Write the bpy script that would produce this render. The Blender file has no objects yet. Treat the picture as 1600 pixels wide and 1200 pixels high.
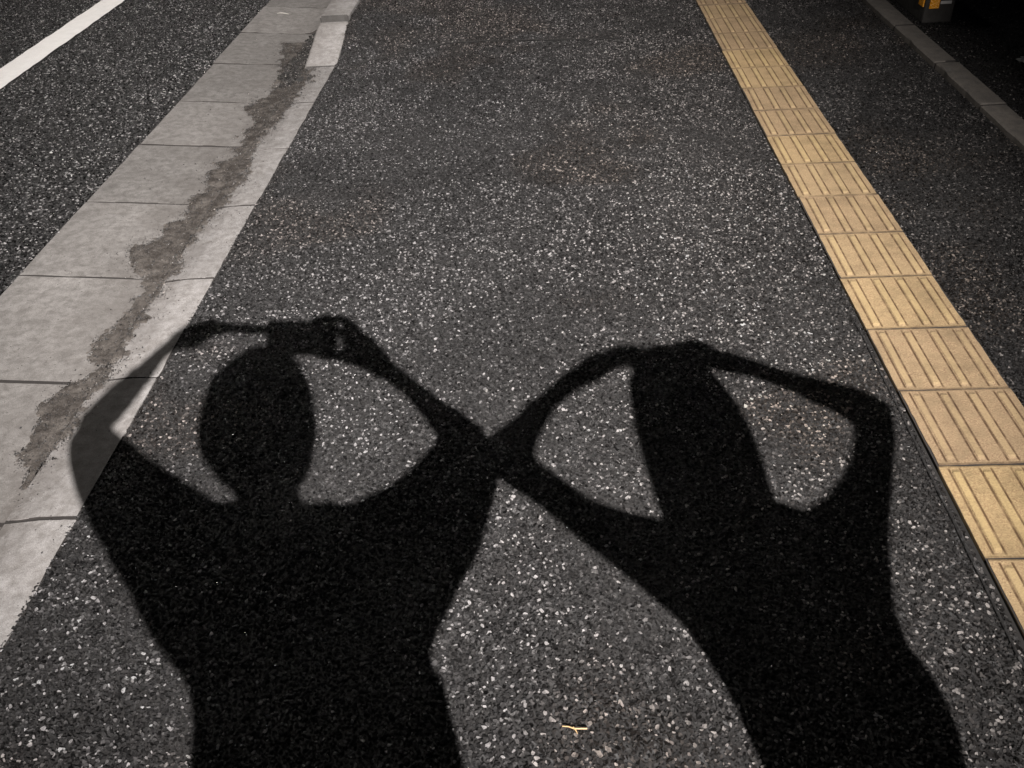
# Two people's shadows on a pavement at night: asphalt, gutter, kerb, tactile tiles, lit by a street lamp behind the camera
import bpy, bmesh, math, random
import numpy as np
from mathutils import Vector, Matrix, noise as mnoise

# tuned numbers: lamps first
WORLD_S = .008
SPOT_AIM = (-1.65, 2.7, 0); SPOT_W = 14600; SPOT_ANG = 38; LAMP_R = .02; SPOT_COL = (1, .945, .92)
L2_POS = (-6.5, 9.5, 5.5); L2_AIM = (-3.2, 2.2, 0); L2_W = 1500; L2_ANG = 62; L2_COL = (1, .94, .88)
STONE_R0, STONE_R1, STONE_SPEC = .12, .6, .75
PAVE_D, ROAD_D, LOT_D = 18500, 12000, 11000
PAVE_T = (.012, .075, .2, .105); ROAD_T = (.007, .034, .13, .085); LOT_T = (.015, .05, .05, .02)
TILT = .22
TILE_TOP = (.375, .28, .145); TILE_LOW = (.385, .285, .16); TILE_SPECK = (.22, .145, .085)
DIRT_PTS = [[-2.586, 4.17], [-2.48, 3.698], [-2.446, 3.468], [-2.462, 3.221], [-2.512, 3.087], [-2.427, 2.859], [-2.425, 2.656], [-2.406, 2.488], [-2.442, 2.398], [-2.46, 2.263], [-2.439, 2.131], [-2.45, 2.009], [-2.443, 1.92], [-2.464, 1.809], [-2.509, 1.679], [-2.558, 1.572], [-2.533, 1.483], [-2.425, 1.375], [-2.392, 1.272], [-2.423, 1.163], [-2.417, 1.092], [-2.453, 1.018], [-2.445, 0.927], [-2.401, 0.856], [-2.429, 0.774], [-2.453, 0.728], [-2.473, 0.652], [-2.452, 0.549], [-2.428, 0.452], [-2.364, 0.336], [-2.348, 0.347], [-2.336, 0.428], [-2.33, 0.497], [-2.325, 0.616], [-2.333, 0.729], [-2.302, 0.801], [-2.326, 0.967], [-2.32, 1.067], [-2.326, 1.206], [-2.341, 1.325], [-2.317, 1.377], [-2.328, 1.516], [-2.331, 1.64], [-2.319, 1.781], [-2.327, 1.893], [-2.282, 1.947], [-2.275, 2.116], [-2.292, 2.314], [-2.323, 2.472], [-2.324, 2.591], [-2.29, 2.826], [-2.269, 3.058], [-2.274, 3.226], [-2.237, 3.408], [-2.329, 3.721], [-2.411, 4.194]]
SC = bpy.context.scene
C = SC.collection
rng = np.random.default_rng(7)
random.seed(7)

# ------------------------------------------------------------------ camera
CAM = Vector((-0.9296, -1.3177, 1.5535))
YAW, PITCH, ROLL = -0.07042, 0.65917, -0.07025
fw = Vector((math.sin(YAW)*math.cos(PITCH), math.cos(YAW)*math.cos(PITCH), -math.sin(PITCH)))
_r = Vector((math.cos(YAW), -math.sin(YAW), 0)); _u = _r.cross(fw)
cr = _r*math.cos(ROLL) + _u*math.sin(ROLL)
cu = -_r*math.sin(ROLL) + _u*math.cos(ROLL)
cd = bpy.data.cameras.new('camera'); cd.sensor_width = 36; cd.lens = 1364.67/1600*36
cd.clip_start = 0.01; cd.clip_end = 500
cam = bpy.data.objects.new('camera', cd); C.objects.link(cam)
cam.matrix_world = Matrix(((cr.x, cu.x, -fw.x, CAM.x), (cr.y, cu.y, -fw.y, CAM.y), (cr.z, cu.z, -fw.z, CAM.z), (0, 0, 0, 1)))
SC.camera = cam

# ------------------------------------------------------------------ night sky, lamps, exposure
w = bpy.data.worlds.new('World'); SC.world = w; w.use_nodes = True
bg = w.node_tree.nodes['Background']
bg.inputs[0].default_value = (0.55, 0.62, 0.8, 1); bg.inputs[1].default_value = WORLD_S
LP = Vector((0.42, -5.45, 4.32))          # street lamp behind the people
AIM = Vector(SPOT_AIM)
L2 = Vector(L2_POS)                       # street lamp across the road
SC.view_settings.view_transform = 'Standard'; SC.view_settings.look = 'None'
SC.view_settings.exposure = 0; SC.view_settings.gamma = 1

# ------------------------------------------------------------------ helpers
def link(o, parent=None):
    C.objects.link(o)
    if parent: o.parent = parent
    return o
def mesh_obj(name, bm, mat, parent=None, smooth=False):
    me = bpy.data.meshes.new(name); bm.to_mesh(me); bm.free()
    if mat: me.materials.append(mat)
    if smooth: me.polygons.foreach_set('use_smooth', [True]*len(me.polygons))
    return link(bpy.data.objects.new(name, me), parent)
def tag(o, label=None, cat=None, kind=None, group=None):
    for k, v in (('label', label), ('category', cat), ('kind', kind), ('group', group)):
        if v: o[k] = v
    return o
def empty(name, loc=(0, 0, 0)):
    o = bpy.data.objects.new(name, None); o.location = loc; o.empty_display_size = .1
    return link(o)
def add_box(bm, lo, hi, bevel=0, seg=1):
    r = bmesh.ops.create_cube(bm, size=1)
    for v in r['verts']:
        v.co = Vector([lo[i] + (v.co[i]+.5)*(hi[i]-lo[i]) for i in range(3)])
    if bevel:
        es = {e for v in r['verts'] for e in v.link_edges}
        bmesh.ops.bevel(bm, geom=list(es), offset=bevel, segments=seg, affect='EDGES', profile=.6)
def add_tube(bm, pts, rad, n=12, cap=True):
    pts = [Vector(p) for p in pts]; rings = []
    for i, p in enumerate(pts):
        d = (pts[min(i+1, len(pts)-1)] - pts[max(i-1, 0)]).normalized()
        a = d.orthogonal().normalized() if i == 0 else (a0 - d*a0.dot(d)).normalized()
        a0 = a; b = d.cross(a); r = rad[i] if isinstance(rad, (list, tuple)) else rad
        rings.append([bm.verts.new(p + (a*math.cos(t)+b*math.sin(t))*r) for t in [2*math.pi*k/n for k in range(n)]])
    for A, B in zip(rings, rings[1:]):
        for k in range(n): bm.faces.new((A[k], A[(k+1) % n], B[(k+1) % n], B[k]))
    if cap: bm.faces.new(rings[0][::-1]); bm.faces.new(rings[-1])
def smooth01(t): t = np.clip(t, 0, 1); return t*t*(3-2*t)
def pave_z(x, y):
    return 0.105*smooth01((np.asarray(y)-3.70)/.58)*smooth01((-0.75-np.asarray(x))/1.25)
def gutter_z(x):                            # gutter apron falls from the road to the kerb
    return 0.016 - 0.036*np.clip((np.asarray(x)+2.89)/.5, 0, 1)
def vnoise(x, y, s, seed=0):                # smooth value noise, numpy
    x = np.asarray(x)*s + seed*17.3; y = np.asarray(y)*s + seed*9.1
    xi = np.floor(x).astype(np.int64); yi = np.floor(y).astype(np.int64)
    fx = smooth01(x-xi); fy = smooth01(y-yi)
    def h(i, j):
        n = np.sin(i*127.1 + j*311.7 + seed*74.7)*43758.5453
        return n - np.floor(n)
    return (h(xi, yi)*(1-fx)+h(xi+1, yi)*fx)*(1-fy) + (h(xi, yi+1)*(1-fx)+h(xi+1, yi+1)*fx)*fy

# ------------------------------------------------------------------ materials
def new_mat(name):
    m = bpy.data.materials.new(name); m.use_nodes = True
    nt = m.node_tree; b = nt.nodes['Principled BSDF']
    return m, nt, b
class N:
    """tiny node builder on object/generated coordinates in metres"""
    def __init__(s, nt, coord='Object'):
        s.nt = nt; tc = nt.nodes.new('ShaderNodeTexCoord')
        s.co = tc.outputs['Object']
        if coord == 'Position':
            g = nt.nodes.new('ShaderNodeNewGeometry'); s.co = g.outputs['Position']
    def put(s, typ, **k):
        n = s.nt.nodes.new(typ)
        for a, v in k.items(): setattr(n, a, v)
        return n
    def con(s, a, b): s.nt.links.new(a, b)
    def noise(s, scale, detail=4, rough=.6, dist=0):
        n = s.put('ShaderNodeTexNoise'); n.inputs['Scale'].default_value = scale
        n.inputs['Detail'].default_value = detail; n.inputs['Roughness'].default_value = rough
        n.inputs['Distortion'].default_value = dist; s.con(s.co, n.inputs['Vector']); return n.outputs['Fac']
    def voro(s, scale, feature='F1', out='Distance'):
        n = s.put('ShaderNodeTexVoronoi', feature=feature); n.inputs['Scale'].default_value = scale
        s.con(s.co, n.inputs['Vector']); return n.outputs[out]
    def ramp(s, fac, stops, interp='LINEAR'):
        n = s.put('ShaderNodeValToRGB'); n.color_ramp.interpolation = interp
        e = n.color_ramp.elements
        while len(e) < len(stops): e.new(.5)
        for el, (p, c) in zip(e, stops):
            el.position = p; el.color = (c, c, c, 1) if isinstance(c, (int, float)) else (*c, 1)
        s.con(fac, n.inputs['Fac']); return n.outputs['Color']
    def mix(s, fac, a, b, mode='MIX'):
        n = s.put('ShaderNodeMix', data_type='RGBA', blend_type=mode)
        for sock, v in ((n.inputs[0], fac), (n.inputs[6], a), (n.inputs[7], b)):
            if isinstance(v, (int, float)): sock.default_value = v
            elif isinstance(v, tuple): sock.default_value = (*v, 1)
            else: s.con(v, sock)
        return n.outputs[2]
    def bump(s, h, dist, prev=None, strength=1):
        n = s.put('ShaderNodeBump'); n.inputs['Distance'].default_value = dist; n.inputs['Strength'].default_value = strength
        s.con(h, n.inputs['Height'])
        if prev is not None: s.con(prev, n.inputs['Normal'])
        return n.outputs['Normal']

def m_plain(name, col, rough=.6, metal=0):
    m, nt, b = new_mat(name); b.inputs['Base Color'].default_value = (*col, 1)
    b.inputs['Roughness'].default_value = rough; b.inputs['Metallic'].default_value = metal
    n = N(nt); 
    c = n.mix(n.ramp(n.noise(60, 4), [(.3, 0), (.7, 1)]), tuple(x*.8 for x in col), tuple(min(1, x*1.15) for x in col))
    n.con(c, b.inputs['Base Color']); return m

def m_binder(name, base, far):
    """bitumen mortar between the stones; voronoi chips carry on where no stones are laid"""
    m, nt, b = new_mat(name); n = N(nt, 'Position')
    chips = n.voro(95, out='Color'); d = n.voro(95)
    sep = n.put('ShaderNodeSeparateColor'); n.con(chips, sep.inputs[0])
    tone = n.ramp(sep.outputs[0], [(0, base*.6), (.75, base*1.5), (.9, base*4), (1, base*9)])
    n.con(n.mix(.5 if far else .25, (base, base*.94, base*.9), tone), b.inputs['Base Color'])
    nb = n.bump(n.noise(700, 3), .002)
    nb = n.bump(d, .004, nb, .6)
    n.con(nb, b.inputs['Normal'])
    b.inputs['Roughness'].default_value = .7; b.inputs['Specular IOR Level'].default_value = .25
    return m

def m_stone():
    m, nt, b = new_mat('asphalt_stone'); n = N(nt)
    at = n.put('ShaderNodeAttribute', attribute_type='INSTANCER', attribute_name='col')
    gr = n.noise(3.5, 4, .7)
    col = n.mix(1, at.outputs['Color'], n.ramp(gr, [(.25, .45), (.7, 1.25)]), 'MULTIPLY')
    n.con(col, b.inputs['Base Color'])
    n.con(n.ramp(at.outputs['Alpha'], [(0, STONE_R0), (1, STONE_R1)]), b.inputs['Roughness'])
    n.con(n.bump(n.noise(5, 4, .7), .25), b.inputs['Normal'])
    b.inputs['Specular IOR Level'].default_value = STONE_SPEC
    return m

def m_concrete(name, base, dirt, pits=1.0, warm=(1, .955, .905), band=None):
    m, nt, b = new_mat(name); n = N(nt, 'Position')
    oi = n.put('ShaderNodeObjectInfo')
    big = n.noise(3.2, 6, .62, .6); mid = n.noise(28, 6, .7); fine = n.noise(420, 3, .7)
    c = n.mix(n.ramp(big, [(.3, 0), (.72, 1)]), tuple(base*.8*x for x in warm), tuple(base*1.12*x for x in warm))
    c = n.mix(n.ramp(mid, [(.36, .75), (.6, 0)]), c, tuple(dirt*x for x in (1, .93, .86)))
    c = n.mix(n.ramp(n.noise(5, 8, .75, .3), [(.40, .35), (.6, 0)]), c, tuple(dirt*1.15*x for x in (1, .92, .84)))
    c = n.mix(1, c, n.ramp(fine, [(.25, .5), (.75, 1.48)]), 'MULTIPLY')
    c = n.mix(1, c, n.ramp(oi.outputs['Random'], [(0, .86), (1, 1.1)]), 'MULTIPLY')
    pv = n.voro(62); pit = n.ramp(pv, [(.09*pits, 1), (.2*pits, 0)])
    keep = n.ramp(n.noise(14, 3), [(.5, 0), (.62, 1)])
    pk = n.mix(1, pit, keep, 'MULTIPLY')
    c = n.mix(pk, c, (.05, .045, .04))
    wv = n.noise(11, 8, .78, .2)                       # pale lime bloom patches
    c = n.mix(n.ramp(wv, [(.56, 0), (.72, .28)]), c, tuple(min(.6, base*1.5)*x for x in (1, .97, .94)))
    if band:                                            # dirt washed along the joint of gutter and kerb
        sx = n.put('ShaderNodeSeparateXYZ'); n.con(n.co, sx.inputs[0])
        mr = n.put('ShaderNodeMapRange'); mr.inputs['From Min'].default_value = band[0]; mr.inputs['From Max'].default_value = band[1]
        n.con(sx.outputs['X'], mr.inputs['Value'])
        bd = n.ramp(mr.outputs[0], [(0, 0), (.55, .5), (.68, .8), (.85, .35), (1, 0)])
        bd = n.mix(1, bd, n.ramp(n.noise(8, 8, .78), [(.36, 0), (.6, 1)]), 'MULTIPLY')
        c = n.mix(bd, c, (.085, .076, .069))
    n.con(c, b.inputs['Base Color'])
    nb = n.bump(fine, .0012); nb = n.bump(mid, .004, nb, .6)
    n.con(nb, b.inputs['Normal'])
    b.inputs['Roughness'].default_value = .85; b.inputs['Specular IOR Level'].default_value = .25
    return m

def m_tile():
    m, nt, b = new_mat('tactile_yellow'); n = N(nt, 'Position')
    oi = n.put('ShaderNodeObjectInfo')
    ob = N(nt, 'Object')
    sep = n.put('ShaderNodeSeparateXYZ'); n.con(ob.co, sep.inputs[0])
    hi = n.ramp(sep.outputs['Z'], [(.0052, 0), (.0068, 1)])          # bar tops are worn smooth
    fine = n.noise(190, 4, .8); mid = n.noise(40, 5, .7); big = n.noise(5, 4)
    low = n.mix(n.ramp(fine, [(.40, 1), (.58, 0)]), TILE_LOW, TILE_SPECK)
    low = n.mix(n.ramp(mid, [(.42, .7), (.62, 0)]), low, tuple(x*.72 for x in TILE_LOW))
    top = n.mix(n.ramp(fine, [(.36, .75), (.56, 0)]), TILE_TOP, tuple(x*.8 for x in TILE_LOW))
    c = n.mix(hi, low, top)
    fr = n.put('ShaderNodeMath', operation='FRACT'); mu = n.put('ShaderNodeMath', operation='MULTIPLY'); mu.inputs[1].default_value = 1/.075
    n.con(sep.outputs['X'], mu.inputs[0]); n.con(mu.outputs[0], fr.inputs[0])
    pp = n.put('ShaderNodeMath', operation='PINGPONG'); pp.inputs[1].default_value = .5; n.con(fr.outputs[0], pp.inputs[0])
    lines = n.ramp(pp.outputs[0], [(.262, 0), (.296, 1), (.338, 1), (.366, 0)])   # dark lines along both sides of each bar
    ey = n.put('ShaderNodeMath', operation='ABSOLUTE'); n.con(sep.outputs['Y'], ey.inputs[0])
    lines = n.mix(1, lines, n.ramp(ey.outputs[0], [(.136, 1), (.142, 0)]), 'MULTIPLY')
    lines = n.mix(1, lines, n.ramp(n.noise(24, 5, .7), [(.28, .3), (.55, 1)]), 'MULTIPLY')
    c = n.mix(lines, c, (.085, .05, .025))
    rim = n.mix(1, n.ramp(ey.outputs[0], [(.1425, 0), (.1462, 1)]), n.ramp(n.noise(15, 4, .7), [(.3, .35), (.6, 1)]), 'MULTIPLY')
    c = n.mix(rim, c, (.06, .04, .022))
    c = n.mix(n.ramp(n.voro(70), [(.07, 1), (.13, 0)]), c, n.mix(n.ramp(big, [(.5, 0), (.6, 1)]), c, (.09, .06, .04)))
    c = n.mix(1, c, n.ramp(n.noise(7, 6, .7), [(.32, .72), (.55, 1.04)]), 'MULTIPLY')
    c = n.mix(1, c, n.ramp(oi.outputs['Random'], [(0, (.84, .82, .86)), (.5, (.96, .95, .95)), (1, (1.06, 1.04, .94))]), 'MULTIPLY')
    n.con(c, b.inputs['Base Color'])
    nb = n.bump(fine, .0022); nb = n.bump(mid, .002, nb, .5); n.con(nb, b.inputs['Normal'])
    b.inputs['Roughness'].default_value = .7; b.inputs['Specular IOR Level'].default_value = .3
    return m

def m_paint():
    m, nt, b = new_mat('road_paint'); n = N(nt, 'Position')
    c = n.mix(n.ramp(n.noise(16, 6, .75), [(.35, .5), (.6, 0)]), (.68, .665, .645), (.52, .505, .485))
    c = n.mix(n.ramp(n.noise(260, 3, .7), [(.27, 1), (.36, 0)]), c, (.16, .15, .14))
    n.con(c, b.inputs['Base Color']); n.con(n.bump(n.noise(200, 4, .7), .002), b.inputs['Normal'])
    b.inputs['Roughness'].default_value = .6
    return m

def m_silt():
    m, nt, b = new_mat('silt'); n = N(nt, 'Position')
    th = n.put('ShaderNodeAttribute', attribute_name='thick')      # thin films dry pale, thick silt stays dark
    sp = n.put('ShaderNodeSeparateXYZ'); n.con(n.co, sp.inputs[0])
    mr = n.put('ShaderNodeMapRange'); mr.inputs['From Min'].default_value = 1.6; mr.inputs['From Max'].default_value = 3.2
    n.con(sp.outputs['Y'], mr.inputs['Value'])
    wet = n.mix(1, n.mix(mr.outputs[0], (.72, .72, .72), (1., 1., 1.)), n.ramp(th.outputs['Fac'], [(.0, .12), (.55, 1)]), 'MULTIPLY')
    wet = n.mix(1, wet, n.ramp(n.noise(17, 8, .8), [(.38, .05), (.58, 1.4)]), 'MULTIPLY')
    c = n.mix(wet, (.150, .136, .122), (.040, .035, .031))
    c = n.mix(n.ramp(n.noise(500, 3, .8), [(.3, .7), (.55, 0)]), c, (.045, .038, .032))
    c = n.mix(n.ramp(n.noise(340, 3, .8), [(.6, 0), (.72, .6)]), c, (.30, .27, .25))
    n.con(c, b.inputs['Base Color'])
    n.con(n.bump(n.noise(380, 4, .8), .005), b.inputs['Normal'])
    b.inputs['Roughness'].default_value = .95; b.inputs['Specular IOR Level'].default_value = .1
    return m

M_PAVE = m_binder('asphalt_binder', .020, False)
M_ROAD = m_binder('road_binder', .020, False)
M_LOT = m_binder('lot_binder', .016, False)
M_STONE = m_stone()
M_GUT = m_concrete('gutter_concrete', .19, .085, band=(-2.68, -2.2))
M_KERB = m_concrete('kerb_concrete', .265, .12, .7, (1, .965, .935), band=(-2.68, -2.2))
M_KERB2 = m_concrete('edging_concrete', .15, .08, .8, (1, .90, .78))
M_TILE = m_tile(); M_PAINT = m_paint(); M_SILT = m_silt()
M_JOINT = m_plain('joint_dirt', (.02, .017, .015), .95)
M_KERB_END = m_concrete('kerb_end_concrete', .055, .035)  # darker concrete for the near-facing ends of the raised kerb stones
M_BLACK = m_plain('bitumen_seam', (.012, .011, .010), .8)

# ------------------------------------------------------------------ ground sheets
def sheet(name, x0, x1, y0, y1, z, mat, dx=.15, zf=None, fine=None):
    xs = [x0]; 
    fx0, fx1, fy0, fy1 = fine or (x0, x1, y0, y1)
    xs = sorted({x0, x1, *[float(v) for v in np.arange(max(x0, fx0), min(x1, fx1), dx)]})
    ys = sorted({y0, y1, *[float(v) for v in np.arange(max(y0, fy0), min(y1, fy1), dx)]})
    bm = bmesh.new(); g = []
    for y in ys:
        g.append([bm.verts.new((x, y, z + (float(zf(x, y)) if zf else 0))) for x in xs])
    for j in range(len(ys)-1):
        for i in range(len(xs)-1): bm.faces.new((g[j][i], g[j][i+1], g[j+1][i+1], g[j+1][i]))
    return tag(mesh_obj(name, bm, mat, smooth=True), kind='structure')

sheet('ground', -150, 150, -150, 150, -.30, M_ROAD, 30)
road = sheet('road', -30, -2.893, -60, 60, .012, M_ROAD, .5, fine=(-6, -2.9, -2, 8))
pave = sheet('pavement', -2.152, -.012, -60, 60, -.004, M_PAVE, .12, pave_z, fine=(-2.2, 0, 3.5, 4.6))
pave2 = sheet('pavement', .318, .987, -60, 60, -.004, M_PAVE, .3, fine=(0, 1, -1, 6))
bed = sheet('paving_bed', -.0005, .3005, -60, 60, .0026, M_JOINT, .5, fine=(0, .1, -1, 6))
gap = sheet('paving_gap', -.0121, .3181, -60, 60, -.0075, M_BLACK, .5, fine=(0, .1, -1, 6))
lot = sheet('parking_lot', 1.11, 30, -60, 60, -.006, M_LOT, .5, fine=(1.1, 3, -1, 7))
sub = sheet('gutter_bed', -2.8929, -2.3521, -60, 60, -.0030, M_JOINT, .049, lambda x, y: float(gutter_z(x)), fine=(-2.9, -2.3, -2, 8))
sub2 = sheet('kerb_bed', -2.352, -2.1521, -60, 60, -.0030, M_JOINT, .05, lambda x, y: -.012*max(0., (-2.25-x))/.1, fine=(-2.4, -2.1, -2, 8))

# road line
bm = bmesh.new()
ys = np.arange(-14, 20, .06)
rows = []
for y in ys:
    j = (vnoise([y], [0.3], 22, 3)[0]-.5)*.010; k = (vnoise([y], [2.3], 22, 4)[0]-.5)*.010
    rows.append([bm.verts.new((-4.205+j, y, .0205)), bm.verts.new((-4.11, y, .0215)), bm.verts.new((-4.018+k, y, .0205))])
for a, b in zip(rows, rows[1:]):
    bm.faces.new((a[0], a[1], b[1], b[0])); bm.faces.new((a[1], a[2], b[2], b[1]))
line = mesh_obj('road_line', bm, M_PAINT, road)
tag(line, 'white painted line along the road')

# ------------------------------------------------------------------ gutter slabs
def rough_slab(bm, x0, x1, y0, y1, zf, thick, nx, ny, seed, jag=.004, rnd=.006):
    """slab whose arrises are worn: border verts wander and dip"""
    g = []
    xs = np.concatenate([[x0, x0+rnd], np.linspace(x0, x1, nx+1)[1:-1], [x1-rnd, x1]])
    ys = np.concatenate([[y0, y0+rnd], np.linspace(y0, y1, ny+1)[1:-1], [y1-rnd, y1]])
    for j, y in enumerate(ys):
        row = []
        for i, x in enumerate(xs):
            ex = i in (0, len(xs)-1); ey = j in (0, len(ys)-1)
            n1 = vnoise([x*1.0], [y], 30, seed)[0]-.5; n2 = vnoise([x], [y], 30, seed+5)[0]-.5
            chip = max(0, vnoise([x], [y], 13, seed+9)[0]-.62)*.03
            px = x + (n1*jag + (chip if i == 0 else -chip) if ex else 0)
            py = y + (n2*jag + (chip if j == 0 else -chip) if ey else 0)
            z = float(zf(x, y)) + (vnoise([x], [y], 7, seed+2)[0]-.5)*.002
            if ex or ey: z -= rnd*.75
            row.append(bm.verts.new((px, py, z)))
        g.append(row)
    nj, ni = len(ys), len(xs)
    for j in range(nj-1):
        for i in range(ni-1): bm.faces.new((g[j][i], g[j][i+1], g[j+1][i+1], g[j+1][i]))
    # skirt
    loop = [g[0][i] for i in range(ni)] + [g[j][ni-1] for j in range(1, nj)] + [g[nj-1][i] for i in range(ni-2, -1, -1)] + [g[j][0] for j in range(nj-2, 0, -1)]
    low = [bm.verts.new((v.co.x, v.co.y, v.co.z-thick)) for v in loop]
    for k in range(len(loop)):
        k2 = (k+1) % len(loop); bm.faces.new((loop[k2], loop[k], low[k], low[k2]))

def dirty_sides(o, mat=None):
    o.data.materials.append(mat or M_JOINT)
    for f in o.data.polygons:
        if abs(f.normal.y) > .75: f.material_index = 1
JY = [4.365 + .6*k for k in range(4, 0, -1)] + [4.365, 3.764, 3.155, 2.585, 1.985, 1.385, .765, .18, -.42, -1.02, -1.62, -2.22]
gut = tag(empty('gutter', (-2.6, 1, 0)), 'pale gutter of long worn concrete slabs beside the road, silt along its edge', 'gutter')
for k in range(len(JY)-1):
    y1, y0 = JY[k]-.0055, JY[k+1]+.0055
    bm = bmesh.new(); tz = random.uniform(.0, .0025); tx = random.uniform(-.003, .003)
    xr = -2.352
    def zf(x, y, tz=tz, tx=tx, y0=y0):
        base = float(gutter_z(x)) + tz + tx*(x+2.6)
        if y0 > 4.2: base += .075*max(0, (x+2.50)/.15)**2          # concave foot of the raised kerb
        return base
    ox = random.uniform(-.006, .006)
    rough_slab(bm, -2.888+ox, xr, y0, y1, zf, .06, 9 if y0 < 4.2 else 20, 12, 10+k, .005, .0012)
    for v in bm.verts: v.co -= Vector((-2.6, 1, 0))
    dirty_sides(mesh_obj('gutter_slab', bm, M_GUT, gut))

# ------------------------------------------------------------------ kerb between gutter and pavement
kerb = tag(empty('kerb', (-2.25, 1, 0)), 'pale concrete kerb left of the pavement, flush with it and rising beyond a sloped stone', 'kerb')
KY = [4.21 + .6*k for k in range(4, 0, -1)] + [4.21, 3.66, 3.09, 2.50, 1.92, 1.345, .762, .18, -.42, -1.02, -1.62, -2.22]
for k in range(len(KY)-1):
    y1, y0 = KY[k]-.0045, KY[k+1]+.0045
    bm = bmesh.new()
    if y0 > 4.2: zf = lambda x, y: .128
    elif y0 > 3.6: zf = lambda x, y: -.004 + .101*float(np.clip((y-3.66)/.5, 0, 1))
    else:
        tz = random.uniform(.0, .002); zf = lambda x, y, tz=tz: tz - .012*max(0, (-2.25-x))/.1
    raised = y0 > 3.6
    rough_slab(bm, -2.348 if not raised else -2.338, -2.156, y0, y1, zf, .14 if not raised else .24, 6, 14, 40+k, .004 if not raised else .002, .0012 if not raised else .012)
    for v in bm.verts: v.co -= Vector((-2.25, 1, 0))
    bm.normal_update(); ends = [f.index for f in bm.faces if f.normal.y < -.5]
    o = mesh_obj('kerb_stone', bm, M_KERB, kerb); o.data.materials.append(M_KERB_END)
    if raised:
        for f in o.data.polygons:
            if f.normal.y < -.5: f.material_index = 1
    else:
        o.data.materials.pop(); dirty_sides(o)

# ------------------------------------------------------------------ edging right of the pavement
edg = tag(empty('edging_kerb', (1.05, 1, 0)), 'narrow dull concrete edging kerb between the pavement and the dark parking lot', 'kerb')
EY = [3.835 + .615*k for k in range(5, 0, -1)] + [3.835, 3.2, 2.62, 2.02, 1.42, .82, .22, -.38, -.98]
for k in range(len(EY)-1):
    y1, y0 = EY[k]-.006, EY[k+1]+.006
    bm = bmesh.new(); sh = random.uniform(-.004, .006); zz = .02+random.uniform(-.003, .003)
    rough_slab(bm, .991+sh, 1.106+sh, y0, y1, lambda x, y: zz, .12, 4, 10, 70+k, .004, .007)
    for v in bm.verts: v.co -= Vector((1.05, 1, 0))
    dirty_sides(mesh_obj('edging_stone', bm, M_KERB2, edg))

# ------------------------------------------------------------------ tactile paving
def tile_mesh(seed):
    rd = random.Random(seed); bm = bmesh.new()
    h = .1478; t = .004
    # body with a chamfered, slightly wandering rim
    n = 10; ring = []
    for (ax, ay, bx, by) in ((-h, -h, h, -h), (h, -h, h, h), (h, h, -h, h), (-h, h, -h, -h)):
        for k in range(n):
            f = k/n; nx = rd.uniform(-.0012, .0012); ny = rd.uniform(-.0012, .0012)
            ring.append((ax+(bx-ax)*f+nx, ay+(by-ay)*f+ny))
    low = [bm.verts.new((x, y, -.012)) for x, y in ring]
    mid = [bm.verts.new((x, y, t-.0005)) for x, y in ring]
    top = [bm.verts.new((x*.992, y*.992, t)) for x, y in ring]
    m = len(ring)
    for k in range(m):
        k2 = (k+1) % m
        bm.faces.new((low[k], low[k2], mid[k2], mid[k])); bm.faces.new((mid[k], mid[k2], top[k2], top[k]))
    bm.faces.new(top)
    for cx in (-.1125, -.0375, .0375, .1125):          # four guide bars
        hw, hl = .0118+rd.uniform(-.001, .001), .138+rd.uniform(-.003, .002)
        wear = rd.uniform(0, .0008)
        prof = [(-hw, t-.001), (-hw+.003, t+.0026-wear), (-hw+.0055, t+.0034-wear), (hw-.0055, t+.0034-wear), (hw-.003, t+.0026-wear), (hw, t-.001)]
        secs = []
        for s, kz in ((-hl, 0), (-hl+.016, 1), (-hl*.4, 1), (hl*.4, 1), (hl-.016, 1), (hl, 0)):
            j = rd.uniform(-.0008, .0008)
            secs.append([bm.verts.new((cx+px*(1 if kz else .8)+j, s, t-.001+(pz-t+.001)*kz)) for px, pz in prof])
        for A, B in zip(secs, secs[1:]):
            for k in range(5): bm.faces.new((A[k], A[k+1], B[k+1], B[k]))
    me = bpy.data.meshes.new('tactile_tile'); bm.normal_update(); bm.to_mesh(me); bm.free(); me.materials.append(M_TILE); return me
tms = [tile_mesh(s) for s in range(6)]
tp = tag(empty('tactile_paving', (.15, 1, 0)), 'straight strip of yellow ribbed tactile tiles running along the pavement', 'tactile paving')
for k in range(-3, 26):
    o = bpy.data.objects.new('tile', tms[random.randrange(6)])
    o.parent = tp
    o.location = (random.uniform(-.0022, .0022), .15+.3*k-1+random.uniform(-.0015, .0015), random.uniform(-.0003, .0014))
    o.rotation_euler = (random.uniform(-.0025, .0025), random.uniform(-.0025, .0025), random.uniform(-.006, .006) + (math.pi if random.random() < .5 else 0))
    C.objects.link(o)

# ------------------------------------------------------------------ stones set in the asphalt
rocks = bpy.data.collections.new('stone_shapes')
for k in range(10):
    rd = random.Random(100+k); bm = bmesh.new()
    for _ in range(13):
        v = Vector((rd.gauss(0, 1), rd.gauss(0, 1), rd.gauss(0, 1))).normalized()
        bm.verts.new((v.x*rd.uniform(.85, 1.05)*1.1, v.y*rd.uniform(.85, 1.05)*.85, max(-.7, min(.62, v.z*rd.uniform(.8, 1)))))
    r = bmesh.ops.convex_hull(bm, input=bm.verts)
    bmesh.ops.delete(bm, geom=[g for g in r['geom_interior'] if isinstance(g, bmesh.types.BMVert)], context='VERTS')
    me = bpy.data.meshes.new('stone_shape'); bm.to_mesh(me); bm.free(); me.materials.append(M_STONE)
    rocks.objects.link(bpy.data.objects.new('stone_shape', me))

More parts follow.
